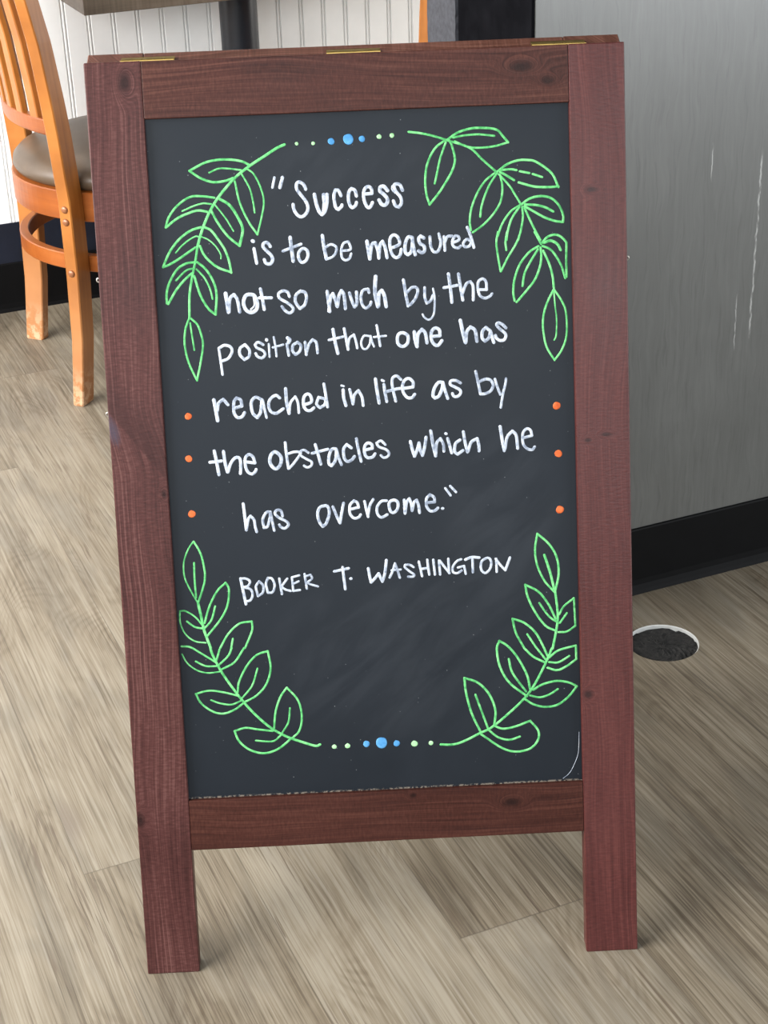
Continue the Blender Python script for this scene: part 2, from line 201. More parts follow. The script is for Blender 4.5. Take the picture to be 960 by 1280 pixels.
'l1': """235:3332,9240 3451,9222 3585,9189 3737,9136 3965,9051 4097,8924 4247,8785;252:3737,9145 3855,9216 4010,9251 4164,9245 4260,9222 4316,9160 4372,9092;219:4372,9092 4236,9059 4081,9047 3946,9062 3813,9123;218:3795,9162 3912,9180 4066,9185 4229,9163;235:3718,9146 3599,9057 3517,8909 3487,8740 3495,8588 3524,8482;237:3524,8482 3642,8620 3764,8805 3807,8935 3783,9068 3756,9135;218:3717,9118 3654,8960 3620,8829 3586,8698;253:4255,8798 4355,8866 4467,8901 4565,8902 4663,8878 4821,8757 4891,8609;254:4892,8615 4780,8613 4632,8625 4473,8674;254:4424,8700 4364,8739 4279,8791;236:4280,8809 4391,8813 4452,8802;236:4488,8788 4587,8766;237:4623,8755 4721,8719;219:4230,8787 4116,8701 4026,8571 3966,8428 3943,8296 3952,8198;221:3970,8173 4090,8253 4205,8370 4277,8489 4299,8633 4278,8761;219:4248,8780 4171,8674 4112,8556 4071,8436 4056,8334;219:4266,8767 4374,8642 4433,8543 4492,8443;254:4504,8449 4580,8500 4692,8522 4802,8501 4887,8427 4935,8316 4933,8243;255:4927,8243 4846,8258 4736,8300 4626,8365 4528,8424;254:4535,8442 4652,8431 4751,8402 4830,8357;220:4479,8438 4379,8375 4289,8257 4235,8125;220:4503,8419 4507,8309 4485,8188 4451,8075;237:4473,8420 4389,8302 4342,8169 4327,8080;237:4528,8405 4586,8269 4645,8145 4687,8065;221:4238,8167 4218,8056 4231,7915 4255,7753;221:4479,8157 4433,8047 4337,7897 4259,7753;221:4337,8170 4316,8066 4322,7975;238:4628,8151 4695,8022;255:4696,8029 4768,8096 4854,8113 4924,8076 4965,8025;256:4965,8025 4959,7857 4958,7667;240:4943,7653 4903,7789 4835,7911 4779,7970 4709,8000;290:4724,8035 4796,8053 4866,8015 4900,7951;238:4667,8002 4566,7943 4463,7821 4402,7669 4384,7529 4396,7436;240:4417,7421 4512,7523 4615,7646 4675,7784 4692,7896 4687,7987;239:4659,7968 4577,7845 4510,7721 4485,7588;239:4715,7951 4776,7808 4808,7680 4819,7539;223:4819,7539 4895,7422 4943,7292 4945,7050 4891,6895 4809,6784;224:4809,6784 4726,6931 4695,7104 4698,7246 4737,7386 4812,7532;163:4819,7510 4829,7354 4841,7226 4833,7055 4811,6999""",
'l2': """226:820,4978 886,4843 918,4665 914,4540 877,4418 826,4286;175:826,4286 749,4442 697,4586 698,4746 750,4885 816,4979;218:810,4740 805,4563 809,4350;297:826,4286 851,4133 876,3971 934,3773;228:885,4060 944,4236 1041,4410 1142,4503;227:1142,4503 1172,4422 1145,4244 1057,4087 908,3915;219:878,3997 962,4092 1011,4242;193:854,4043 782,4136 682,4204 621,4207;175:621,4207 618,4073 666,3945 765,3859 885,3835;219:860,3998 775,4020 692,4087;229:1039,3768 1135,3922 1263,4033 1404,4053;228:1404,4053 1398,3945 1312,3755;220:1184,3866 1160,3762;281:931,3771 948,3702 1009,3554 1088,3405 1233,3179 1381,2989 1548,2825 1719,2715 1892,2642 2031,2592 2085,2604;229:1030,3752 988,3627;229:1301,3757 1187,3600 1043,3525;229:1165,3763 1121,3675 1010,3572;220:978,3610 827,3716 710,3794 614,3808;176:614,3718 664,3616 763,3530 883,3491 1024,3499;212:993,3564 870,3570 760,3629;230:1202,3254 1227,3380 1325,3557 1436,3669 1560,3708;229:1560,3708 1581,3508 1522,3329 1410,3207 1266,3132;204:1233,3170 1364,3319 1436,3515;221:1200,3214 1045,3261 889,3287 738,3258;230:738,3258 792,3146 909,3049 1031,3016 1156,3055 1256,3123;204:1232,3152 1124,3115 1002,3136 903,3177;231:1583,2814 1611,3014 1672,3176 1748,3281;230:1748,3281 1864,3130 1898,2945 1864,2781 1780,2694;205:1659,2746 1745,2879 1771,3043;231:1564,2787 1407,2813 1267,2839 1142,2808;249:1142,2808 1188,2686 1305,2579 1462,2534 1624,2581 1771,2694;205:1658,2736 1558,2668 1373,2686""",
'l3': """246:4575,4890 4697,4774 4779,4627 4801,4435 4754,4221;230:4754,4221 4640,4362 4566,4541 4547,4717 4575,4883;282:4647,4649 4705,4455 4747,4261;265:4758,4229 4780,3987 4769,3842 4716,3585;248:4755,3923 4681,4088 4574,4237 4428,4324;247:4428,4324 4455,4179 4537,3998 4643,3848 4752,3786;231:4786,3873 4678,3959 4579,4109;231:4796,3970 4853,4064 4964,4147;230:4964,4147 4974,3832;231:4974,3832 4878,3772 4783,3768;231:4801,3873 4882,3982;249:4622,3590 4531,3772 4409,3891 4277,3946;248:4277,3946 4311,3783 4401,3601;231:4437,3761 4527,3611;267:4705,3586 4655,3467 4525,3218 4415,3059 4233,2884 4015,2711 3871,2644 3691,2561 3566,2530 3433,2537;249:4621,3590 4664,3485;249:4401,3601 4497,3502 4619,3432;231:4528,3611 4637,3459;249:4673,3484 4781,3561 4975,3606;249:4975,3606 4976,3451;250:4976,3451 4865,3375 4758,3334 4653,3367;232:4672,3430 4777,3424 4899,3491;259:4452,3130 4421,3296 4321,3501 4219,3633 4124,3701;257:4124,3701 4094,3603 4124,3402 4225,3214 4415,3050;249:4223,3488 4263,3322 4407,3105;250:4487,3119 4595,3178 4755,3210 4896,3181 4975,3137;250:4975,3137 4875,3018 4749,2932 4606,2917 4483,2954 4396,3014;232:4450,3057 4556,3030 4663,3056 4762,3115;260:4043,2746 4057,2911 3991,3098 3872,3232 3724,3294;258:3724,3294 3736,3129 3790,2888 3889,2652;241:3841,3096 3897,2919 3970,2695;251:4034,2728 4139,2686 4282,2707 4443,2763;251:4443,2763 4529,2648 4526,2537 4435,2440 4274,2411 4115,2465 3889,2634;242:3979,2676 4083,2587 4206,2553 4323,2585""",
}
DOTS = """g:2154,9166,38.5;g:2327,9162,40.1;b:2516,9175,71.1;b:2696,9190,113.0;b:2839,9188,67.0;g:3020,9203,50.3;g:3155,9211,50.3;g:2243,2571,53.6;g:2392,2573,58.9;b:2603,2586,75.9;b:2773,2591,132.3;b:2942,2575,73.3;g:3140,2561,71.6;g:3325,2560,53.7;o:847,6350,77.1;o:823,5890,77.5;o:820,5283,82.3;o:4821,6290,86.7;o:4827,5766,82.8;o:4831,5147,87.7"""
# ------------------------------------------------------------------ setting
def mat_floor():
    k = N('vinyl_plank'); x, y, z = k.sep(k.coords())
    W, L = 0.1838, 1.22
    px = k.math('DIVIDE', k.math('SUBTRACT', x, 0.2701), W)
    i = k.math('FLOOR', px); fx = k.math('SUBTRACT', px, i)
    off = k.math('MULTIPLY_ADD', i, 0.458, 1.661)
    py = k.math('DIVIDE', k.math('SUBTRACT', y, off), L)
    j = k.math('FLOOR', py); fy = k.math('SUBTRACT', py, j)
    rnd = k.n('ShaderNodeTexWhiteNoise', noise_dimensions='2D', ins={'Vector': k.comb(i, j, 0.0)}).outputs
    r1 = rnd['Value']; r2 = k.sep(rnd['Color'])[1]
    sh = k.math('MULTIPLY', r1, 37.0)
    # broad cathedral figure
    warp = k.noise(k.comb(k.math('MULTIPLY', x, 7.0), k.math('MULTIPLY', y, 2.2), sh), 1.0, 3, 0.5, 0.4)
    q = k.math('ADD', x, k.math('MULTIPLY', warp, 0.05))
    q2 = k.math('ADD', x, k.math('MULTIPLY', warp, 0.006))
    fig = k.noise(k.comb(k.math('MULTIPLY', q, 70.0), k.math('MULTIPLY', y, 2.2), sh), 1.0, 4, 0.6, 0.3)
    mid = k.noise(k.comb(k.math('MULTIPLY', q2, 250.0), k.math('MULTIPLY', y, 3.6), sh), 1.0, 3, 0.55)
    fine = k.noise(k.comb(k.math('MULTIPLY', q2, 560.0), k.math('MULTIPLY', y, 7.0), sh), 1.0, 2, 0.6)
    cloud = k.noise(k.comb(k.math('MULTIPLY', x, 11.0), k.math('MULTIPLY', y, 3.6), sh), 1.0, 4, 0.6, 0.6)
    f = k.math('ADD', k.math('MULTIPLY', fig, 0.20), k.math('MULTIPLY', mid, 0.42))
    f = k.math('ADD', f, k.math('MULTIPLY', fine, 0.38))
    f = k.math('ADD', f, k.math('MULTIPLY', k.math('SUBTRACT', cloud, 0.5), 0.26))
    f = k.math('ADD', f, k.math('MULTIPLY', k.math('SUBTRACT', r2, 0.5), 0.09))
    c = k.ramp(f, (0.36, (0.1066, 0.0853, 0.0619)), (0.455, (0.1786, 0.1489, 0.1116)), (0.53, (0.2257, 0.1945, 0.1513)), (0.63, (0.2779, 0.2480, 0.2034)))
    hue = k.noise(k.comb(k.math('MULTIPLY', x, 14.0), k.math('MULTIPLY', y, 4.0), k.math('ADD', sh, 7.0)), 1.0, 3, 0.6, 0.4)
    c = k.mix(k.maprange(hue, 0.44, 0.66, 0, 0.6, True), c, (0.70, 0.72, 0.76), 'MULTIPLY')
    # cathedral arches: contour lines of a long, smooth field, in patches
    fld = k.noise(k.comb(k.math('MULTIPLY', x, 8.0), k.math('MULTIPLY', y, 2.4), k.math('ADD', sh, 19.0)), 1.0, 1.5, 0.4, 0.3)
    cph = k.math('ABSOLUTE', k.math('SUBTRACT', k.math('FRACT', k.math('MULTIPLY', fld, 26.0)), 0.5))
    cl = k.math('MULTIPLY', k.maprange(cph, 0.05, 0.35, 1, 0, True), k.maprange(cloud, 0.50, 0.40, 0, 1, True))
    c = k.mix(k.math('MULTIPLY', cl, 0.45), c, (0.72, 0.68, 0.64), 'MULTIPLY')
    c = k.mix(1.0, c, (0.975, 0.955, 0.895), 'MULTIPLY')
    # dark open-grain ticks, few and drawn out along the plank
    tick = k.noise(k.comb(k.math('MULTIPLY', q2, 380.0), k.math('MULTIPLY', y, 9.0), k.math('ADD', sh, 11.0)), 1.0, 2, 0.5)
    area_ = k.noise(k.comb(k.math('MULTIPLY', x, 16.0), k.math('MULTIPLY', y, 4.0), k.math('ADD', sh, 3.0)), 1.0, 2)
    t = k.math('MULTIPLY', k.maprange(tick, 0.57, 0.64, 0, 1, True), k.maprange(area_, 0.42, 0.62, 0.2, 1, True))
    c = k.mix(k.math('MULTIPLY', t, 0.75), c, (0.11, 0.082, 0.058))
    # knots
    vor = k.n('ShaderNodeTexVoronoi', feature='F1', ins={'Vector': k.comb(k.math('MULTIPLY', x, 5.4), k.math('MULTIPLY', y, 1.9), sh), 'Scale': 1.0, 'Randomness': 1.0}).outputs['Distance']
    kn = k.maprange(k.math('ADD', vor, k.math('MULTIPLY', mid, 0.08)), 0.07, 0.17, 1, 0, True)
    c = k.mix(k.math('MULTIPLY', kn, 0.55), c, (0.13, 0.10, 0.08))
    # joints
    ex = k.math('MINIMUM', fx, k.math('SUBTRACT', 1.0, fx)); ey = k.math('MINIMUM', fy, k.math('SUBTRACT', 1.0, fy))
    jx = k.maprange(ex, 0.002, 0.0045, 1, 0, True); jy = k.maprange(ey, 0.0005, 0.0012, 1, 0, True)
    jn = k.math('MAXIMUM', jx, jy)
    c = k.mix(k.math('MULTIPLY', jn, 0.62), c, (0.10, 0.08, 0.06))
    h = k.math('SUBTRACT', k.math('MULTIPLY', fine, 0.5), k.math('ADD', k.math('MULTIPLY', t, 0.6), jn))
    k.bump(h, 0.22, 0.001)
    return k.out(c, k.maprange(fine, 0.3, 0.7, 0.44, 0.58), 0.4)
M_floor = mat_floor()

def mat_gray_laminate():
    k = N('grey_streaked_laminate'); x, y, z = k.sep(k.coords())
    wx = k.math('ADD', x, k.math('MULTIPLY', k.noise(k.comb(k.math('MULTIPLY', x, 20.0), y, k.math('MULTIPLY', z, 9.0)), 1.0, 2), 0.03))
    s = k.noise(k.comb(k.math('MULTIPLY', wx, 150.0), y, k.math('MULTIPLY', z, 7.0)), 1.0, 4, 0.62)
    b = k.noise(k.comb(k.math('MULTIPLY', x, 9.0), y, k.math('MULTIPLY', z, 4.0)), 1.0, 4, 0.6, 0.8)
    f = k.math('ADD', k.math('MULTIPLY', s, 0.55), k.math('MULTIPLY', b, 0.45))
    c = k.ramp(f, (0.32, (0.0665, 0.0676, 0.0624)), (0.5, (0.0805, 0.0817, 0.0765)), (0.64, (0.0966, 0.0978, 0.0918)))
    d = k.noise(k.comb(k.math('MULTIPLY', wx, 240.0), y, k.math('MULTIPLY', z, 11.0)), 1.0, 3)
    c = k.mix(k.math('MULTIPLY', k.maprange(d, 0.56, 0.66, 0, 1, True), 0.6), c, (0.055, 0.056, 0.052))
    e = k.noise(k.comb(k.math('MULTIPLY', x, 210.0), 4.0, k.math('MULTIPLY', z, 7.0)), 1.0, 2)
    c = k.mix(k.math('MULTIPLY', k.maprange(e, 0.72, 0.80, 0, 1, True), 0.5), c, (0.38, 0.38, 0.36))
    # a long pale scratch and two shorter ones
    wob = k.math('MULTIPLY', k.math('SUBTRACT', k.noise(k.comb(0.0, 0.0, k.math('MULTIPLY', z, 30.0)), 1.0, 3), 0.5), 0.010)
    brk = k.maprange(k.noise(k.comb(k.math('MULTIPLY', x, 300.0), 0.0, k.math('MULTIPLY', z, 60.0)), 1.0, 3), 0.4, 0.55, 0.2, 1, True)
    for sx, sl, z0, z1, wd in ((1.4225, 0.0, 0.40, 0.675, 0.0022), (1.396, 0.0, 0.385, 0.46, 0.0014), (1.3378, 0.0, 0.655, 0.695, 0.0013)):
        d = k.math('ABSOLUTE', k.math('ADD', k.math('SUBTRACT', x, k.math('MULTIPLY_ADD', k.math('SUBTRACT', z, z0), sl, sx)), wob))
        mk = k.math('MULTIPLY', k.maprange(d, wd * 0.3, wd, 1, 0, True), k.math('MULTIPLY', k.maprange(z, z0 - .01, z0 + .01, 0, 1), k.maprange(z, z1 - .01, z1 + .01, 1, 0)))
        c = k.mix(k.math('MULTIPLY', k.math('MULTIPLY', mk, brk), 0.6), c, (0.50, 0.50, 0.48))
    return k.out(c, 0.30, 1.0)
M_lam = mat_gray_laminate()
M_bead = plain('white_painted_beadboard', (0.87, 0.88, 0.875), 0.5, 0.03, 14)
M_black = plain('black_cove_base', (0.0022, 0.0022, 0.0025), 0.6, 0.2, 30, spec=0.12)
M_navy = plain('base_black_sky_sheen', (0.009, 0.012, 0.022), 0.42, 0.2, 20, spec=0.3)  # glossy black band; the blue sheen of the sky is put into its colour
M_panel = plain('black_laminate', (0.005, 0.005, 0.006), 0.8, 0.25, 25, spec=0.0)
M_strip = plain('dark_grey_edge_trim', (0.040, 0.041, 0.048), 0.7, 0.25, 120, bump=0.3, spec=0.2)

# floor with the round cut-out
HX, HY, HR = 1.1964, 1.8131, 0.0535
bm = bmesh.new()
n = 64; sq = 0.09; th_ = 0.004
ang = [2 * math.pi * (j + 0.5) / n for j in range(n)]
def sqpt(a):
    c, s = math.cos(a), math.sin(a); t = sq / max(abs(c), abs(s)); return (HX + c * t, HY + s * t)
inner = [bm.verts.new((HX + HR * math.cos(a), HY + HR * math.sin(a), 0)) for a in ang]
low = [bm.verts.new((HX + HR * math.cos(a), HY + HR * math.sin(a), -th_)) for a in ang]
outer = [bm.verts.new((*sqpt(a), 0)) for a in ang]
for j in range(n):
    k2 = (j + 1) % n
    bm.faces.new((inner[j], outer[j], outer[k2], inner[k2])); bm.faces.new((inner[j], inner[k2], low[k2], low[j]))
X0, X1, Y0, Y1 = -3.2, 3.6, -2.6, 3.80
corner = [bm.verts.new((HX + sx * sq, HY + sy * sq, 0)) for sx, sy in ((1, 1), (-1, 1), (-1, -1), (1, -1))]
quart = [int(n / 8 + q * n / 4) for q in range(4)]           # first vertex past each diagonal
for q in range(4):
    a = outer[(quart[q] - 1) % n]; b = outer[quart[q] % n]
    bm.faces.new((a, corner[q], b))
bmesh.ops.remove_doubles(bm, verts=bm.verts, dist=1e-6)
def rect(x0, x1, y0, y1):
    bm.faces.new([bm.verts.new(p) for p in ((x0, y0, 0), (x1, y0, 0), (x1, y1, 0), (x0, y1, 0))])
rect(X0, HX - sq, Y0, Y1); rect(HX + sq, X1, Y0, Y1); rect(HX - sq, HX + sq, Y0, HY - sq); rect(HX - sq, HX + sq, HY + sq, Y1)
fl = obj('floor', bm, M_floor); tag(fl, kind='structure')
for p in fl.data.polygons:
    if p.normal.z < -0.5: p.flip()

# back wall of vertical beadboard
WV = 3.752
bm = bmesh.new(); prof = []
g = 0.8293 - 30 * 0.0559
prof.append((-3.2, WV))
while g < 3.55:
    for o in (0.0, 0.0075):
        c = g + o - 0.004
        if c > -3.19: prof += [(c - 0.0024, WV), (c - 0.0008, WV + 0.0035), (c + 0.0008, WV + 0.0035), (c + 0.0024, WV)]
    g += 0.0559
prof.append((3.6, WV)); prof += [(3.6, WV + 0.06), (-3.2, WV + 0.06)]
loft(bm, [[(x, y, z) for x, y in prof] for z in (0.0, 2.6)])
tag(obj('wall_back', bm, M_bead), kind='structure')
bm = bmesh.new(); box(bm, -3.2, 3.6, WV - 0.0035, WV, 0.1142, 0.2080)
tag(obj('trim_1', bm, M_navy, bevel=0.0015), kind='structure')
bm = bmesh.new()
pr = [(WV, 0), (WV - 0.012, 0), (WV - 0.008, 0.008), (WV - 0.0068, 0.02), (WV - 0.0062, 0.112), (WV - 0.0045, 0.1150), (WV, 0.1150)]
loft(bm, [[(x, y, z) for y, z in pr] for x in (-3.2, 3.6)])
tag(obj('baseboard_back', bm, M_black), kind='structure')

# grey laminated partition on the right with its black end
PU, PV = 1.0503, 1.9665
bm = bmesh.new(); box(bm, PU + 0.001, 3.6, PV, PV + 0.32, 0, 2.6)
tag(obj('wall_right', bm, M_lam, bevel=0.001), kind='structure')
bm = bmesh.new(); box(bm, PU - 0.004, PU + 0.001, PV + 0.0005, PV + 0.052, 0.1, 2.6); box(bm, PU - 0.003, PU + 0.001, PV + 0.053, PV + 0.2235, 0.1, 2.6)
tag(obj('trim_2', bm, M_panel, bevel=0.0008), kind='structure')
bm = bmesh.new()
rings = []
rnd = random.Random(3)
for i in range(261):
    z = 0.1 + i * 2.5 / 260
    w0 = rnd.uniform(-.0012, .0012); w1 = rnd.uniform(-.0012, .0012)
    rings.append([(PU - 0.007, PV + 0.2245 + w0, z), (PU + 0.001, PV + 0.2235, z), (PU + 0.001, PV + 0.3205, z), (PU - 0.007, PV + 0.3205 + w1, z)])
loft(bm, rings)
tag(obj('trim_3', bm, M_strip), kind='structure')
bm = bmesh.new()
pr = [(0.0, 0.0), (0.013, 0.0), (0.010, 0.006), (0.0055, 0.013), (0.0045, 0.022), (0.004, 0.1095), (0.003, 0.1118), (0.0, 0.1125)]
rings = [[(3.6, PV - d, z) for d, z in pr], [(PU - d, PV - d, z) for d, z in pr], [(PU - d, PV + 0.3205, z) for d, z in pr]]
loft(bm, rings)
tag(obj('baseboard_right', bm, M_black), kind='structure')

# round cut-out in the floor: pale rim ring, dark cavity
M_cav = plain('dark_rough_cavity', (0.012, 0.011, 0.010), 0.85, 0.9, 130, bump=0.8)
M_rim = plain('pale_metal_rim', (0.55, 0.55, 0.53), 0.4, 0.1, 60)
hole = empty('floor_box_opening', (HX, HY, -0.004))
tag(hole, 'round dark cut-out with a pale rim in the plank floor beside the right leg of the sign', 'floor hole')
bm = bmesh.new()
loft(bm, [[(r * math.cos(a), r * math.sin(a), z) for a in ang] for r, z in ((HR + 0.001, 0.0), (HR + 0.001, -0.03), (HR - 0.0016, -0.03), (HR - 0.0016, 0.0020), (HR - 0.0004, 0.0032), (HR - 0.0004, 0.0))], cap=False, closed=True)
obj('rim', bm, M_rim, hole, smooth=False)
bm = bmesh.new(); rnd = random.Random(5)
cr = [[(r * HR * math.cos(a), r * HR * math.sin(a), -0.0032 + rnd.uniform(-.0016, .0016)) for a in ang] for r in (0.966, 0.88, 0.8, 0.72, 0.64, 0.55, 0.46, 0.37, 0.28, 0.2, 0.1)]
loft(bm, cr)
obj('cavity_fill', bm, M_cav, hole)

# ------------------------------------------------------------------ sandwich board
SW, SH, SWD, TR, B0, B1, TH, LEAN = 0.56, 1.0061, 0.0587, 0.0588, 0.1457, 0.2042, 0.020, 0.29048
sign = empty('sandwich_board', (0.292, 1.4557, 0.0), -0.37009)
tag(sign, 'freestanding wooden A-frame chalkboard sign with red-brown frame, white handwriting and green leaf drawings', 'sign')
D1, D2, D3 = (0.048, 0.018, 0.012), (0.100, 0.040, 0.027), (0.165, 0.075, 0.055)
woodL = stained_wood('stained_pine_a', 'Z', 1.0, (0.0338, 0.0112, 0.0098), (0.0676, 0.0230, 0.0203), (0.1184, 0.0508, 0.0446), knots=((0.0406, 0.9852, 0.0065, 1.9), (0.0539, 0.5524, 0.003, 1.6), (0.0034, 0.1849, 0.0055, 1.6)), flake=(0.004, 0.642), lnw=0.13)
woodR = stained_wood('stained_pine_b', 'Z', 2.0, (0.0449, 0.0095, 0.0082), (0.0706, 0.0163, 0.0140), (0.1017, 0.0272, 0.0226), knots=((0.5235, 0.8567, 0.0062, 0.45), (0.5334, 0.5963, 0.0058, 0.4), (0.514, 0.591, 0.004, 0.7), (0.5087, 0.3058, 0.0055, 1.0)), rings=60, rough=0.38, spec=0.3)
woodT = stained_wood('stained_pine_c', 'X', 3.0, (0.0274, 0.0083, 0.0058), (0.0542, 0.0172, 0.0122), (0.0893, 0.0332, 0.0229), knots=((0.4797, 0.9705, 0.0045, 1.7), (0.452, 0.985, 0.006, 2.2)), rings=80)
woodB = stained_wood('stained_pine_d', 'X', 4.0, (0.0266, 0.0077, 0.0054), (0.0474, 0.0142, 0.0094), (0.0740, 0.0249, 0.0166), knots=((0.4207, 0.1842, 0.0055, 2.0), (0.31, 0.198, 0.003, 1.4)), rings=70)
woodK = stained_wood('stained_pine_e', 'Z', 6.0, D1, D2, D3, rings=80)
woodKX = stained_wood('stained_pine_f', 'X', 7.0, D1, D2, D3, rings=80)
M_brass = plain('brass', (0.40, 0.27, 0.085), 0.38, 0.2, 90, metal=1.0)
M_steel = plain('zinc_steel', (0.50, 0.48, 0.44), 0.4, 0.15, 60, metal=1.0)

def mat_slate():
    k = N('chalkboard_paint'); c = k.coords(); x, y, z = k.sep(c)
    f = k.noise(c, 5.0, 5, 0.65, 0.8)
    col = k.ramp(f, (0.3, (0.0055, 0.0083, 0.0125)), (0.7, (0.0078, 0.0112, 0.0165)))
    # wiped chalk haze, lower middle and a broad smear
    wv = k.noise(k.comb(k.math('MULTIPLY', k.math('ADD', x, k.math('MULTIPLY', z, 0.55)), 7.0), y, k.math('MULTIPLY', k.math('SUBTRACT', z, k.math('MULTIPLY', x, 0.9)), 22.0)), 1.0, 5, 0.6, 0.6)
    def oval(cx, cz, rx, rz):
        a = k.math('DIVIDE', k.math('SUBTRACT', x, cx), rx); e = k.math('DIVIDE', k.math('SUBTRACT', z, cz), rz)
        return k.maprange(k.math('ADD', k.math('MULTIPLY', a, a), k.math('MULTIPLY', e, e)), 0.15, 1.3, 1, 0, True)
    sm = k.math('MAXIMUM', oval(0.30, 0.36, 0.15, 0.11), k.math('MAXIMUM', oval(0.42, 0.50, 0.07, 0.13), k.math('MULTIPLY', oval(0.25, 0.89, 0.16, 0.03), 0.7)))
    haze = k.math('MULTIPLY', k.maprange(wv, 0.36, 0.72, 0, 1, True), sm)
    col = k.mix(k.math('MULTIPLY', haze, 0.02), col, (0.42, 0.46, 0.52))
    sp = k.n('ShaderNodeTexVoronoi', feature='F1', ins={'Vector': c, 'Scale': 170.0}).outputs
    rs = k.n('ShaderNodeTexWhiteNoise', noise_dimensions='3D', ins={'Vector': sp['Position']}).outputs['Value']
    spk = k.math('MULTIPLY', k.maprange(sp['Distance'], 0.03, 0.11, 1, 0, True), k.maprange(rs, 0.86, 1.0, 0, 0.8))
    col = k.mix(k.math('MULTIPLY', spk, 0.55), col, (0.55, 0.58, 0.6))
    wear = k.math('MULTIPLY', k.maprange(z, B1 + 0.0004, B1 + 0.0024, 1, 0), k.maprange(k.noise(c, 260.0, 3, 0.7), 0.44, 0.58, 0, 1, True))
    col = k.mix(k.math('MULTIPLY', wear, 0.5), col, (0.42, 0.35, 0.27))
    return k.out(col, k.maprange(f, 0.3, 0.7, 0.40, 0.50), 0.22)
M_slate = mat_slate()
def mat_paint(name, a, b, thin):
    k = N(name); c = k.coords(); f = k.noise(c, 160.0, 3, 0.6)
    g2 = k.noise(c, 22.0, 2)
    f2 = k.math('ADD', k.math('MULTIPLY', f, 0.65), k.math('MULTIPLY', g2, 0.35))
    return k.out(k.ramp(f2, (0.39, thin), (0.48, a), (0.62, b)), 0.6, 0.3)
M_white = mat_paint('white_paint_marker', (0.4224, 0.4646, 0.5350), (0.5773, 0.6054, 0.6547), (0.2112, 0.2464, 0.3168))
M_green = mat_paint('green_paint_marker', (0.105, 0.47, 0.145), (0.21, 0.62, 0.23), (0.055, 0.30, 0.09))
M_pale = mat_paint('pale_green_paint_marker', (0.3192, 0.6048, 0.3024), (0.4200, 0.7140, 0.3864), (0.2520, 0.5040, 0.2352))
M_blue = mat_paint('blue_paint_marker', (0.0650, 0.2601, 0.5346), (0.1084, 0.3323, 0.6068), (0.0506, 0.2167, 0.4479))
M_orange = mat_paint('orange_paint_marker', (0.56, 0.105, 0.022), (0.66, 0.155, 0.045), (0.46, 0.075, 0.015))

def leaf(front):
    """one leaf of the A-frame, built upright in its own frame: X across, Z up the leaf, Y inwards"""
    if front:
        loc, rot = (0, 0, 0), (-LEAN, 0, 0)
    else:
        yr = 2 * (math.sin(LEAN) * SH + math.cos(LEAN) * TH) + 0.003
        loc, rot = (SW, yr, 0), (-LEAN, 0, math.pi)
    ms = (woodL, woodR, woodT, woodB) if front else (woodK, woodK, woodKX, woodKX)
    kit = []
    cut = TH * math.tan(LEAN)
    for x0, x1, mt in ((0, SWD, ms[0]), (SW - SWD, SW, ms[1])):
        bm = bmesh.new(); vs = box(bm, x0, x1, 0, TH, 0, SH)
        for v in vs:
            if v.co.z < 0.01 and v.co.y > 0.01: v.co.z += cut      # foot sawn level with the floor
        kit.append(obj('stile', bm, mt, sign, bevel=0.0012))
    for z0, z1, mt in ((SH - TR, SH - 0.0004, ms[2]), (B0, B1, ms[3])):
        bm = bmesh.new(); box(bm, SWD + 0.0002, SW - SWD - 0.0002, 0.0004, TH - 0.0004, z0, z1)
        kit.append(obj('rail', bm, mt, sign, bevel=0.0009))
    bm = bmesh.new(); box(bm, SWD - 0.008, SW - SWD + 0.008, 0.007, 0.0125, B1 - 0.008, SH - TR + 0.008)
    pan = obj('chalkboard_panel', bm, M_slate, sign); kit.append(pan)
    for o in kit: o.location = loc; o.rotation_euler = rot
    pan['label'] = 'dark slate-grey writing panel' if front else 'dark writing panel facing the back'
    return pan
panel = leaf(True)
leaf(False)

# writing and drawings, each stroke a low ridge of paint on the panel
PY = 0.0070
def ribbon(bm, pts, wd):
    P = []
    for p in pts:
        if not P or (p - P[-1]).length > 1e-5: P.append(p)
    if len(P) < 2: P.append(P[0] + Vector((wd * 0.3, 0)))
    h = wd / 2
    # rounded ends: taper the first and last half-width
    d0 = (P[0] - P[1]).normalized(); d1 = (P[-1] - P[-2]).normalized()
    cen, hw = [], []
    for a in (90, 60, 30): r = math.radians(a); cen.append(P[0] + d0 * h * math.sin(r)); hw.append(max(0.12 * h, h * math.cos(r)))
    for p in P: cen.append(p); hw.append(h)
    for a in (30, 60, 90): r = math.radians(a); cen.append(P[-1] + d1 * h * math.sin(r)); hw.append(max(0.12 * h, h * math.cos(r)))
    rows = []
    for i, c in enumerate(cen):
        t = (cen[min(i + 1, len(cen) - 1)] - cen[max(i - 1, 0)]).normalized(); nn = Vector((-t.y, t.x)) * hw[i]
        row = []
        for s, hh in ((-1.0, -0.00002), (-0.8, 0.00022), (0, 0.00034), (0.8, 0.00022), (1.0, -0.00002)):
            q = c + nn * s; row.append(bm.verts.new((q.x, PY - hh, q.y)))
        rows.append(row)
    for a, b in zip(rows, rows[1:]):
        for j in range(4): bm.faces.new((a[j], a[j + 1], b[j + 1], b[j]))
def split_smooth(pts):
    """Catmull-Rom with sharp corners kept"""
    runs, cur = [], [pts[0]]
    closed = (pts[0] - pts[-1]).length < 1e-6
    for i in range(1, len(pts) - 1):
        cur.append(pts[i])
        a = (pts[i] - pts[i - 1]).normalized(); b = (pts[i + 1] - pts[i]).normalized()
        if a.dot(b) < math.cos(math.radians(80)): runs.append(cur); cur = [pts[i]]
    cur.append(pts[-1]); runs.append(cur)
    return [catmull(r) for r in runs]
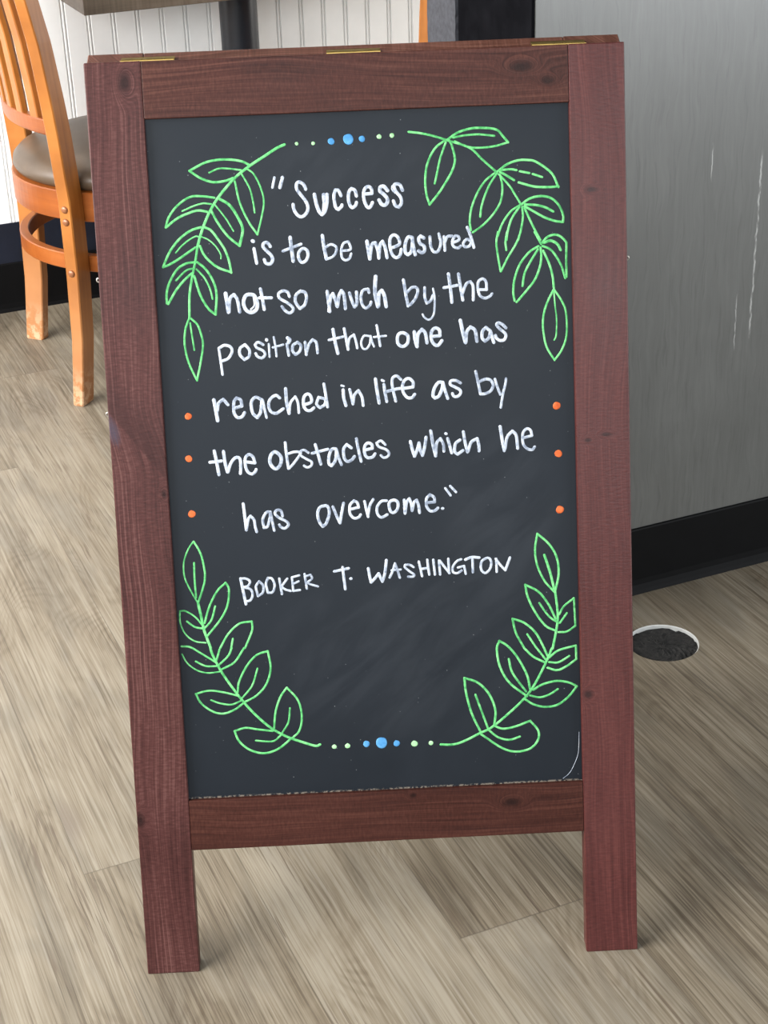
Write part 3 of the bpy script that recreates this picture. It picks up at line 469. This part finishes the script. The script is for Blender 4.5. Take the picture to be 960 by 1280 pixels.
for key, txt in STROKES.items():
    strokes = []
    for st in txt.split(';'):
        wd, ps = st.split(':')
        strokes.append((float(wd) * 1e-5, [Vector(tuple(float(q) * 1e-4 for q in a.split(','))) for a in ps.split()]))
    if key[0] == 'l': sets = [strokes]
    else:                                       # one mesh per written word
        strokes.sort(key=lambda t: min(p.x for p in t[1])); sets = []; right = -1
        for t in strokes:
            if not sets or min(p.x for p in t[1]) - right > 0.0088: sets.append([])
            sets[-1].append(t); right = max(right, max(p.x for p in t[1]))
    for grp in sets:
        bm = bmesh.new()
        for wd, pts in grp:
            for run in split_smooth(pts): ribbon(bm, run, wd * 0.93 if key[0] == 't' else wd)
        o = obj('handwritten_word' if key[0] == 't' else 'leaf_branch', bm, M_white if key[0] == 't' else M_green, panel, smooth=True)
        o['label'] = 'word in white handwritten lettering' if key[0] == 't' else 'green line drawing of a leafy branch'
for dd in DOTS.split(';'):
    c, v = dd.split(':'); x, z, dm = [float(q) * 1e-4 for q in v.split(',')]
    bm = bmesh.new(); rr = dm / 2; rnd = random.Random(int(x * 1e5))
    ph = rnd.uniform(0, 6)
    def blob(k, y): return [(x + rr * k * (1 + 0.06 * math.sin(2 * a + ph)) * math.cos(a), y, z + rr * k * (1 + 0.05 * math.cos(3 * a + ph)) * math.sin(a)) for a in [2 * math.pi * j / 28 for j in range(28)]]
    loft(bm, [blob(1.0, PY + 0.00002), blob(0.85, PY - 0.00025), blob(0.4, PY - 0.0004)])
    o = obj('painted_dot', bm, {'g': M_pale, 'b': M_blue, 'o': M_orange}[c], panel, smooth=True)
    o['label'] = {'g': 'pale green painted dot', 'b': 'sky blue painted dot', 'o': 'orange painted dot'}[c]
# the thin pale hair-line scratch low on the right of the panel
bm = bmesh.new()
ribbon(bm, catmull([Vector(p) for p in ((0.499, 0.2605), (0.4976, 0.2371), (0.4928, 0.2233), (0.4872, 0.2132), (0.4798, 0.207))]), 0.0005)
obj('chalk_scratch', bm, M_white, panel)

# hinges across the top, where the leaves meet
ya = math.sin(LEAN) * SH + math.cos(LEAN) * TH + 0.0015; za = math.cos(LEAN) * SH - math.sin(LEAN) * TH
for x0, x1 in ((0.0364, 0.0923), (0.2508, 0.3071), (0.4656, 0.5222)):
    bm = bmesh.new(); q = (x1 - x0) / 5
    for i in range(5):
        a, b = x0 + i * q + 0.0003, x0 + (i + 1) * q - 0.0003
        loft(bm, [[(xx, ya - 0.0005 + 0.0024 * math.cos(t), za + 0.0016 + 0.0024 * math.sin(t)) for t in [2 * math.pi * j / 14 for j in range(14)]] for xx in (a, b)])
    h = obj('hinge', bm, M_brass, sign, smooth=False); h['label'] = 'brass hinge knuckle'
    for sgn in (1, -1):
        bm = bmesh.new(); box(bm, x0, x1, 0.0010, 0.0085, 0.0004, 0.0013)
        pl = obj('hinge_plate', bm, M_brass, h)
        # plates lie on the top edges of the two leaves
        pl.location = (0, ya, za); pl.rotation_euler = (LEAN, 0, 0)
        if sgn < 0: pl.location = (x0 + x1, ya, za); pl.rotation_euler = (LEAN, 0, math.pi)
# screw eyes and the chain that keeps the leaves apart
def leaf_pt(x, v, d): return Vector((x, math.sin(LEAN) * v + math.cos(LEAN) * d, math.cos(LEAN) * v - math.sin(LEAN) * d))
def torus(bm, c, ax1, ax2, R, r, n=20, k=8):
    ax3 = ax1.cross(ax2)
    loft(bm, [[c + (ax1 * math.cos(t) + ax2 * math.sin(t)) * (R + r * math.cos(s)) + ax3 * r * math.sin(s) for s in [2 * math.pi * j / k for j in range(k)]] for t in [2 * math.pi * i / n for i in range(n)]], cap=False, closed=True)
EX, EY, EZ = Vector((1, 0, 0)), Vector((0, 1, 0)), Vector((0, 0, 1))
for x, v, sd in ((0.0, 0.7837, -1), (0.0, 0.6402, -1), (SW, 0.7836, 1)):
    p = leaf_pt(x, v, TH * 0.75); bm = bmesh.new()
    loft(bm, [[p + EX * (sd * d) + (EY * math.cos(t) + EZ * math.sin(t)) * 0.0011 for t in [2 * math.pi * j / 8 for j in range(8)]] for d in (-0.006, 0.0005)])
    torus(bm, p + EX * (sd * 0.0018), EX, EZ, 0.0021, 0.0009)
    e = obj('screw_eye', bm, M_steel, sign, smooth=True); e['label'] = 'zinc screw eye'
for x, v in ((0.0045, 0.62), (SW - 0.0045, 0.62)):
    bm = bmesh.new(); a = leaf_pt(x, v, TH); b = Vector((x, 2 * ya - a.y, a.z)); k = 16
    for i in range(k):
        t = (i + 0.5) / k; c = a.lerp(b, t) - EZ * (0.03 * 4 * t * (1 - t)); L = (b - a).length / k
        d = (EY - EZ * (0.12 * (1 - 2 * t))).normalized(); s2 = EX if i % 2 else d.cross(EX).normalized()
        R = L * 0.62; ring = []
        n_ = 14
        ax3 = d.cross(s2)
        loft(bm, [[c + d * (R * math.cos(u)) + s2 * (R * 0.5 * math.sin(u)) + (d * math.cos(u) + s2 * math.sin(u)) * 0.0012 * math.cos(s) + ax3 * 0.0012 * math.sin(s) for s in [2 * math.pi * j / 6 for j in range(6)]] for u in [2 * math.pi * i2 / n_ for i2 in range(n_)]], cap=False, closed=True)
    obj('chain', bm, M_steel, sign, smooth=True)

# ------------------------------------------------------------------ table at the back wall
def mat_table():
    k = N('grey_brown_oak'); x, y, z = k.sep(k.coords())
    a = k.noise(k.comb(k.math('MULTIPLY', x, 3.0), k.math('MULTIPLY', y, 40.0), k.math('MULTIPLY', z, 60.0)), 1.0, 4, 0.6, 0.4)
    s = k.noise(k.comb(k.math('MULTIPLY', x, 170.0), k.math('MULTIPLY', y, 12.0), k.math('MULTIPLY', z, 8.0)), 1.0, 3)
    f = k.math('ADD', k.math('MULTIPLY', a, 0.55), k.math('MULTIPLY', s, 0.45))
    k.bump(s, 0.15, 0.001)
    return k.out(k.ramp(f, (0.32, (0.0620, 0.0446, 0.0310)), (0.5, (0.1147, 0.0868, 0.0620)), (0.68, (0.1674, 0.1302, 0.0961))), 0.5)
TX0, TX1, TY0, TY1, TZ = 0.788, 1.56, 3.372, 3.740, 0.7150
table = empty('wall_table', ((TX0 + TX1) / 2, 3.56, 0)); tag(table, 'wood-grain table with a round black pedestal pole against the white beadboard wall', 'table')
cx, cy = table.location.x, table.location.y
bm = bmesh.new(); box(bm, TX0 - cx, TX1 - cx, TY0 - cy, TY1 - cy, TZ, TZ + 0.042)
tt = obj('tabletop', bm, mat_table(), table, bevel=0.0015)
M_pole = plain('black_pole_enamel', (0.012, 0.014, 0.020), 0.33, 0.15, 20)
bm = bmesh.new(); lathe(bm, ((0.042, 0.03), (0.042, TZ)), (1.185 - cx, 3.60 - cy), 40); obj('pole', bm, M_pole, table, smooth=True).modifiers.new('edge', 'EDGE_SPLIT')
bm = bmesh.new(); lathe(bm, ((0.13, 0.0), (0.13, 0.006), (0.11, 0.012), (0.05, 0.022), (0.046, 0.032)), (1.185 - cx, 3.60 - cy), 40); obj('base', bm, M_pole, table)
bm = bmesh.new(); box(bm, 1.185 - cx - 0.14, 1.185 - cx + 0.14, -0.10, 0.13, TZ - 0.006, TZ); obj('mounting_plate', bm, M_pole, table)

# ------------------------------------------------------------------ chairs
def mat_chair_wood(name, axis, cl=((0.215, 0.068, 0.010), (0.335, 0.115, 0.019), (0.42, 0.165, 0.036))):
    k = N(name); x, y, z = k.sep(k.coords())
    L, A = (z, k.math('ADD', x, y)) if axis == 'Z' else (k.math('ADD', x, y), z)
    a = k.noise(k.comb(k.math('MULTIPLY', A, 60.0), k.math('MULTIPLY', L, 5.0), 0.0), 1.0, 4, 0.6, 0.3)
    b = k.noise(k.coords(), 9.0, 3)
    f = k.math('ADD', k.math('MULTIPLY', a, 0.5), k.math('MULTIPLY', b, 0.5))
    return k.out(k.ramp(f, (0.32, cl[0]), (0.52, cl[1]), (0.70, cl[2])), 0.34, 0.5)
M_cw = mat_chair_wood('honey_beech', 'Z')
M_cr = mat_chair_wood('amber_bent_beech', 'X', ((0.17, 0.040, 0.006), (0.27, 0.070, 0.010), (0.35, 0.105, 0.020)))
def mat_post():
    k = N('honey_beech_worn'); x, y, z = k.sep(k.coords())
    a = k.noise(k.comb(k.math('MULTIPLY', k.math('ADD', x, y), 60.0), 0.0, k.math('MULTIPLY', z, 5.0)), 1.0, 4, 0.6, 0.3)
    b = k.noise(k.coords(), 9.0, 3)
    f = k.math('ADD', k.math('MULTIPLY', a, 0.5), k.math('MULTIPLY', b, 0.5))
    c = k.ramp(f, (0.32, (0.215, 0.068, 0.010)), (0.52, (0.335, 0.115, 0.019)), (0.70, (0.42, 0.165, 0.036)))
    c = k.mix(k.maprange(z, 0.08, 0.34, 0.45, 0.0, True), c, (0.40, 0.205, 0.105))
    wn = k.noise(k.coords(), 70.0, 4, 0.6)
    sc = k.math('MULTIPLY', k.maprange(z, 0.0, 0.09, 1, 0), k.maprange(wn, 0.42, 0.6, 0, 1, True))
    c = k.mix(k.math('MULTIPLY', sc, 0.75), c, (0.62, 0.42, 0.27))
    return k.out(c, 0.36, 0.5)
M_post = mat_post()
M_vinyl = plain('taupe_vinyl', (0.088, 0.058, 0.036), 0.40, 0.18, 18, bump=0.1)
M_screw = plain('copper_screw', (0.27, 0.105, 0.045), 0.32, 0.1, 60, metal=0.2)

POST_U = [(0, -0.022), (0.139, -0.0075), (0.27, -0.0015), (0.415, 0.0), (0.5465, -0.007), (0.6144, -0.0125), (0.7176, -0.023), (0.804, -0.038), (0.90, -0.058)]
PR = 0.294                                   # post distance from the seat centre
PA = math.radians(45)
def post_c(sd, z):
    return Vector((-PR * math.cos(PA) + lerp_tab(POST_U, z), sd * PR * math.sin(PA), z))
def bow(t, depth): return -depth * (1 - t * t)

def make_chair(loc, rz, label, group):
    """origin under the seat centre, +X is where the chair faces"""
    c = empty('dining_chair', loc, rz); tag(c, label, 'chair', group)
    # back posts run from the floor to the top rail
    for sd in (-1, 1):
        bm = bmesh.new(); rings = []
        o = Vector((-math.cos(PA), sd * math.sin(PA), 0)); s = Vector((-o.y, o.x, 0))
        zs = [0, 0.003] + [0.02 * i for i in range(1, 45)] + [0.893, 0.90]
        for i, z in enumerate(zs):
            k = 0.93 if i in (0, len(zs) - 1) else 1.0
            thin = 1.0 - 0.12 * max(0, (z - 0.55) / 0.35) - 0.10 * max(0, (0.25 - z) / 0.25)
            a, b = 0.0238 * k * thin, 0.0135 * k * thin
            p = post_c(sd, z); ch = 0.0022
            rings.append([p + o * x + s * y for x, y in ((a, b - ch), (a - ch, b), (-a + ch, b), (-a, b - ch), (-a, -b + ch), (-a + ch, -b), (a - ch, -b), (a, -b + ch))])
        loft(bm, rings)
        pst = obj('back_post', bm, M_post, c)
        for z in (0.407, 0.382, 0.279):
            bm = bmesh.new(); q = post_c(sd, z) + o * (0.0230)
            n_ = 16; e2 = Vector((0, 0, 1))
            rr = [(0.0074, 0.0), (0.0074, 0.0016), (0.0056, 0.0038), (0.002, 0.0048)]
            loft(bm, [[q + o * d + (s * math.cos(t) + e2 * math.sin(t)) * r for t in [2 * math.pi * j / n_ for j in range(n_)]] for r, d in rr])
            obj('screw_head', bm, M_screw, pst, smooth=True)
    # front legs
    for sd in (-1, 1):
        bm = bmesh.new(); rings = []
        for z, off, h in ((0, 0.022, 0.0145), (0.2, 0.010, 0.017), (0.37, 0.0, 0.018), (0.425, 0.0, 0.018)):
            rings.append([(0.185 + off + dx * h, sd * (0.185 + off) + dy * h, z) for dx, dy in ((1, 1), (-1, 1), (-1, -1), (1, -1))])
        loft(bm, rings); obj('front_leg', bm, M_post, c, bevel=0.002)
    # bent seat apron and lower ring
    def ring(name, R, th, z0, z1, mat):
        bm = bmesh.new(); n_ = 96
        loft(bm, [[((R - dr) * math.cos(a), (R - dr) * math.sin(a), z) for dr, z in ((0.002, z0), (0, z0 + 0.002), (0, z1 - 0.002), (0.002, z1), (th - 0.002, z1), (th, z1 - 0.002), (th, z0 + 0.002), (th - 0.002, z0))] for a in [2 * math.pi * i / n_ for i in range(n_)]], cap=False, closed=True)
        return obj(name, bm, mat, c)
    ring('seat_apron', 0.2705, 0.022, 0.370, 0.428, M_cr)
    ring('stretcher_ring', 0.2705, 0.019, 0.268, 0.301, M_cr)
    # round padded seat
    bm = bmesh.new()
    lathe(bm, ((0.235, 0.418), (0.255, 0.4285), (0.262, 0.4325), (0.2665, 0.442), (0.264, 0.454), (0.252, 0.466), (0.225, 0.4765), (0.17, 0.484), (0.09, 0.488), (0.02, 0.489)), (0, 0), 72)
    obj('seat_cushion', bm, M_vinyl, c, smooth=True)
    # bowed back rails
    def rail(name, z0, z1, th, depth, face):
        bm = bmesh.new(); rings = []; n_ = 24
        zc = (z0 + z1) / 2
        for i in range(n_ + 1):
            t = -1 + 2 * i / n_
            y = t * (PR * math.sin(PA) - 0.006)
            r = []
            for z, dx in ((z0, 0), (z1, 0), (z1, th), (z0, th)):
                u = post_c(1, z).x + bow(t, depth) + dx + face
                r.append((u, y, z))
            rings.append(r)
        loft(bm, rings); return obj(name, bm, M_cr, c, bevel=0.003)
    rail('lower_back_rail', 0.540, 0.572, 0.020, 0.050, -0.004)
    rail('top_rail', 0.803, 0.885, 0.020, 0.050, -0.008)
    # vertical slats, each let into both rails
    half = PR * math.sin(PA) - 0.006
    for i in range(6):
        y = -0.140 + 0.056 * i; t = y / half
        ta = math.atan(2 * 0.050 * t / half)
        ex = Vector((math.sin(ta), math.cos(ta), 0)); ey = Vector((math.cos(ta), -math.sin(ta), 0))
        bm = bmesh.new(); rings = []
        for q in range(15):
            z = 0.562 + (0.812 - 0.562) * q / 14
            p = Vector((post_c(1, z).x + bow(t, 0.050) + 0.004, y, z))
            a, b, ch = 0.0135, 0.0065, 0.002
            rings.append([p + ex * xx + ey * yy for xx, yy in ((a, b - ch), (a - ch, b), (-a + ch, b), (-a, b - ch), (-a, -b + ch), (-a + ch, -b), (a - ch, -b), (a, -b + ch))])
        loft(bm, rings); obj('back_slat', bm, M_cw, c)
    return c

def copy_tree(o, parent=None):
    d = o.copy(); COL.objects.link(d)
    if parent: d.parent = parent
    for ch in [q for q in bpy.data.objects if q.parent == o]: copy_tree(ch, d)
    return d
chair = make_chair((0.8720, 3.336, 0), 0.0, 'honey-coloured wooden chair with slatted back and round taupe seat, left of the sign', 'dining chairs at the wall table')
c2 = copy_tree(chair)
c2.location = (1.592, 3.255, 0); c2.rotation_euler = (0, 0, math.pi / 2)
c2['label'] = 'wooden chair mostly hidden behind the sign, one orange post showing beside the dark partition edge'
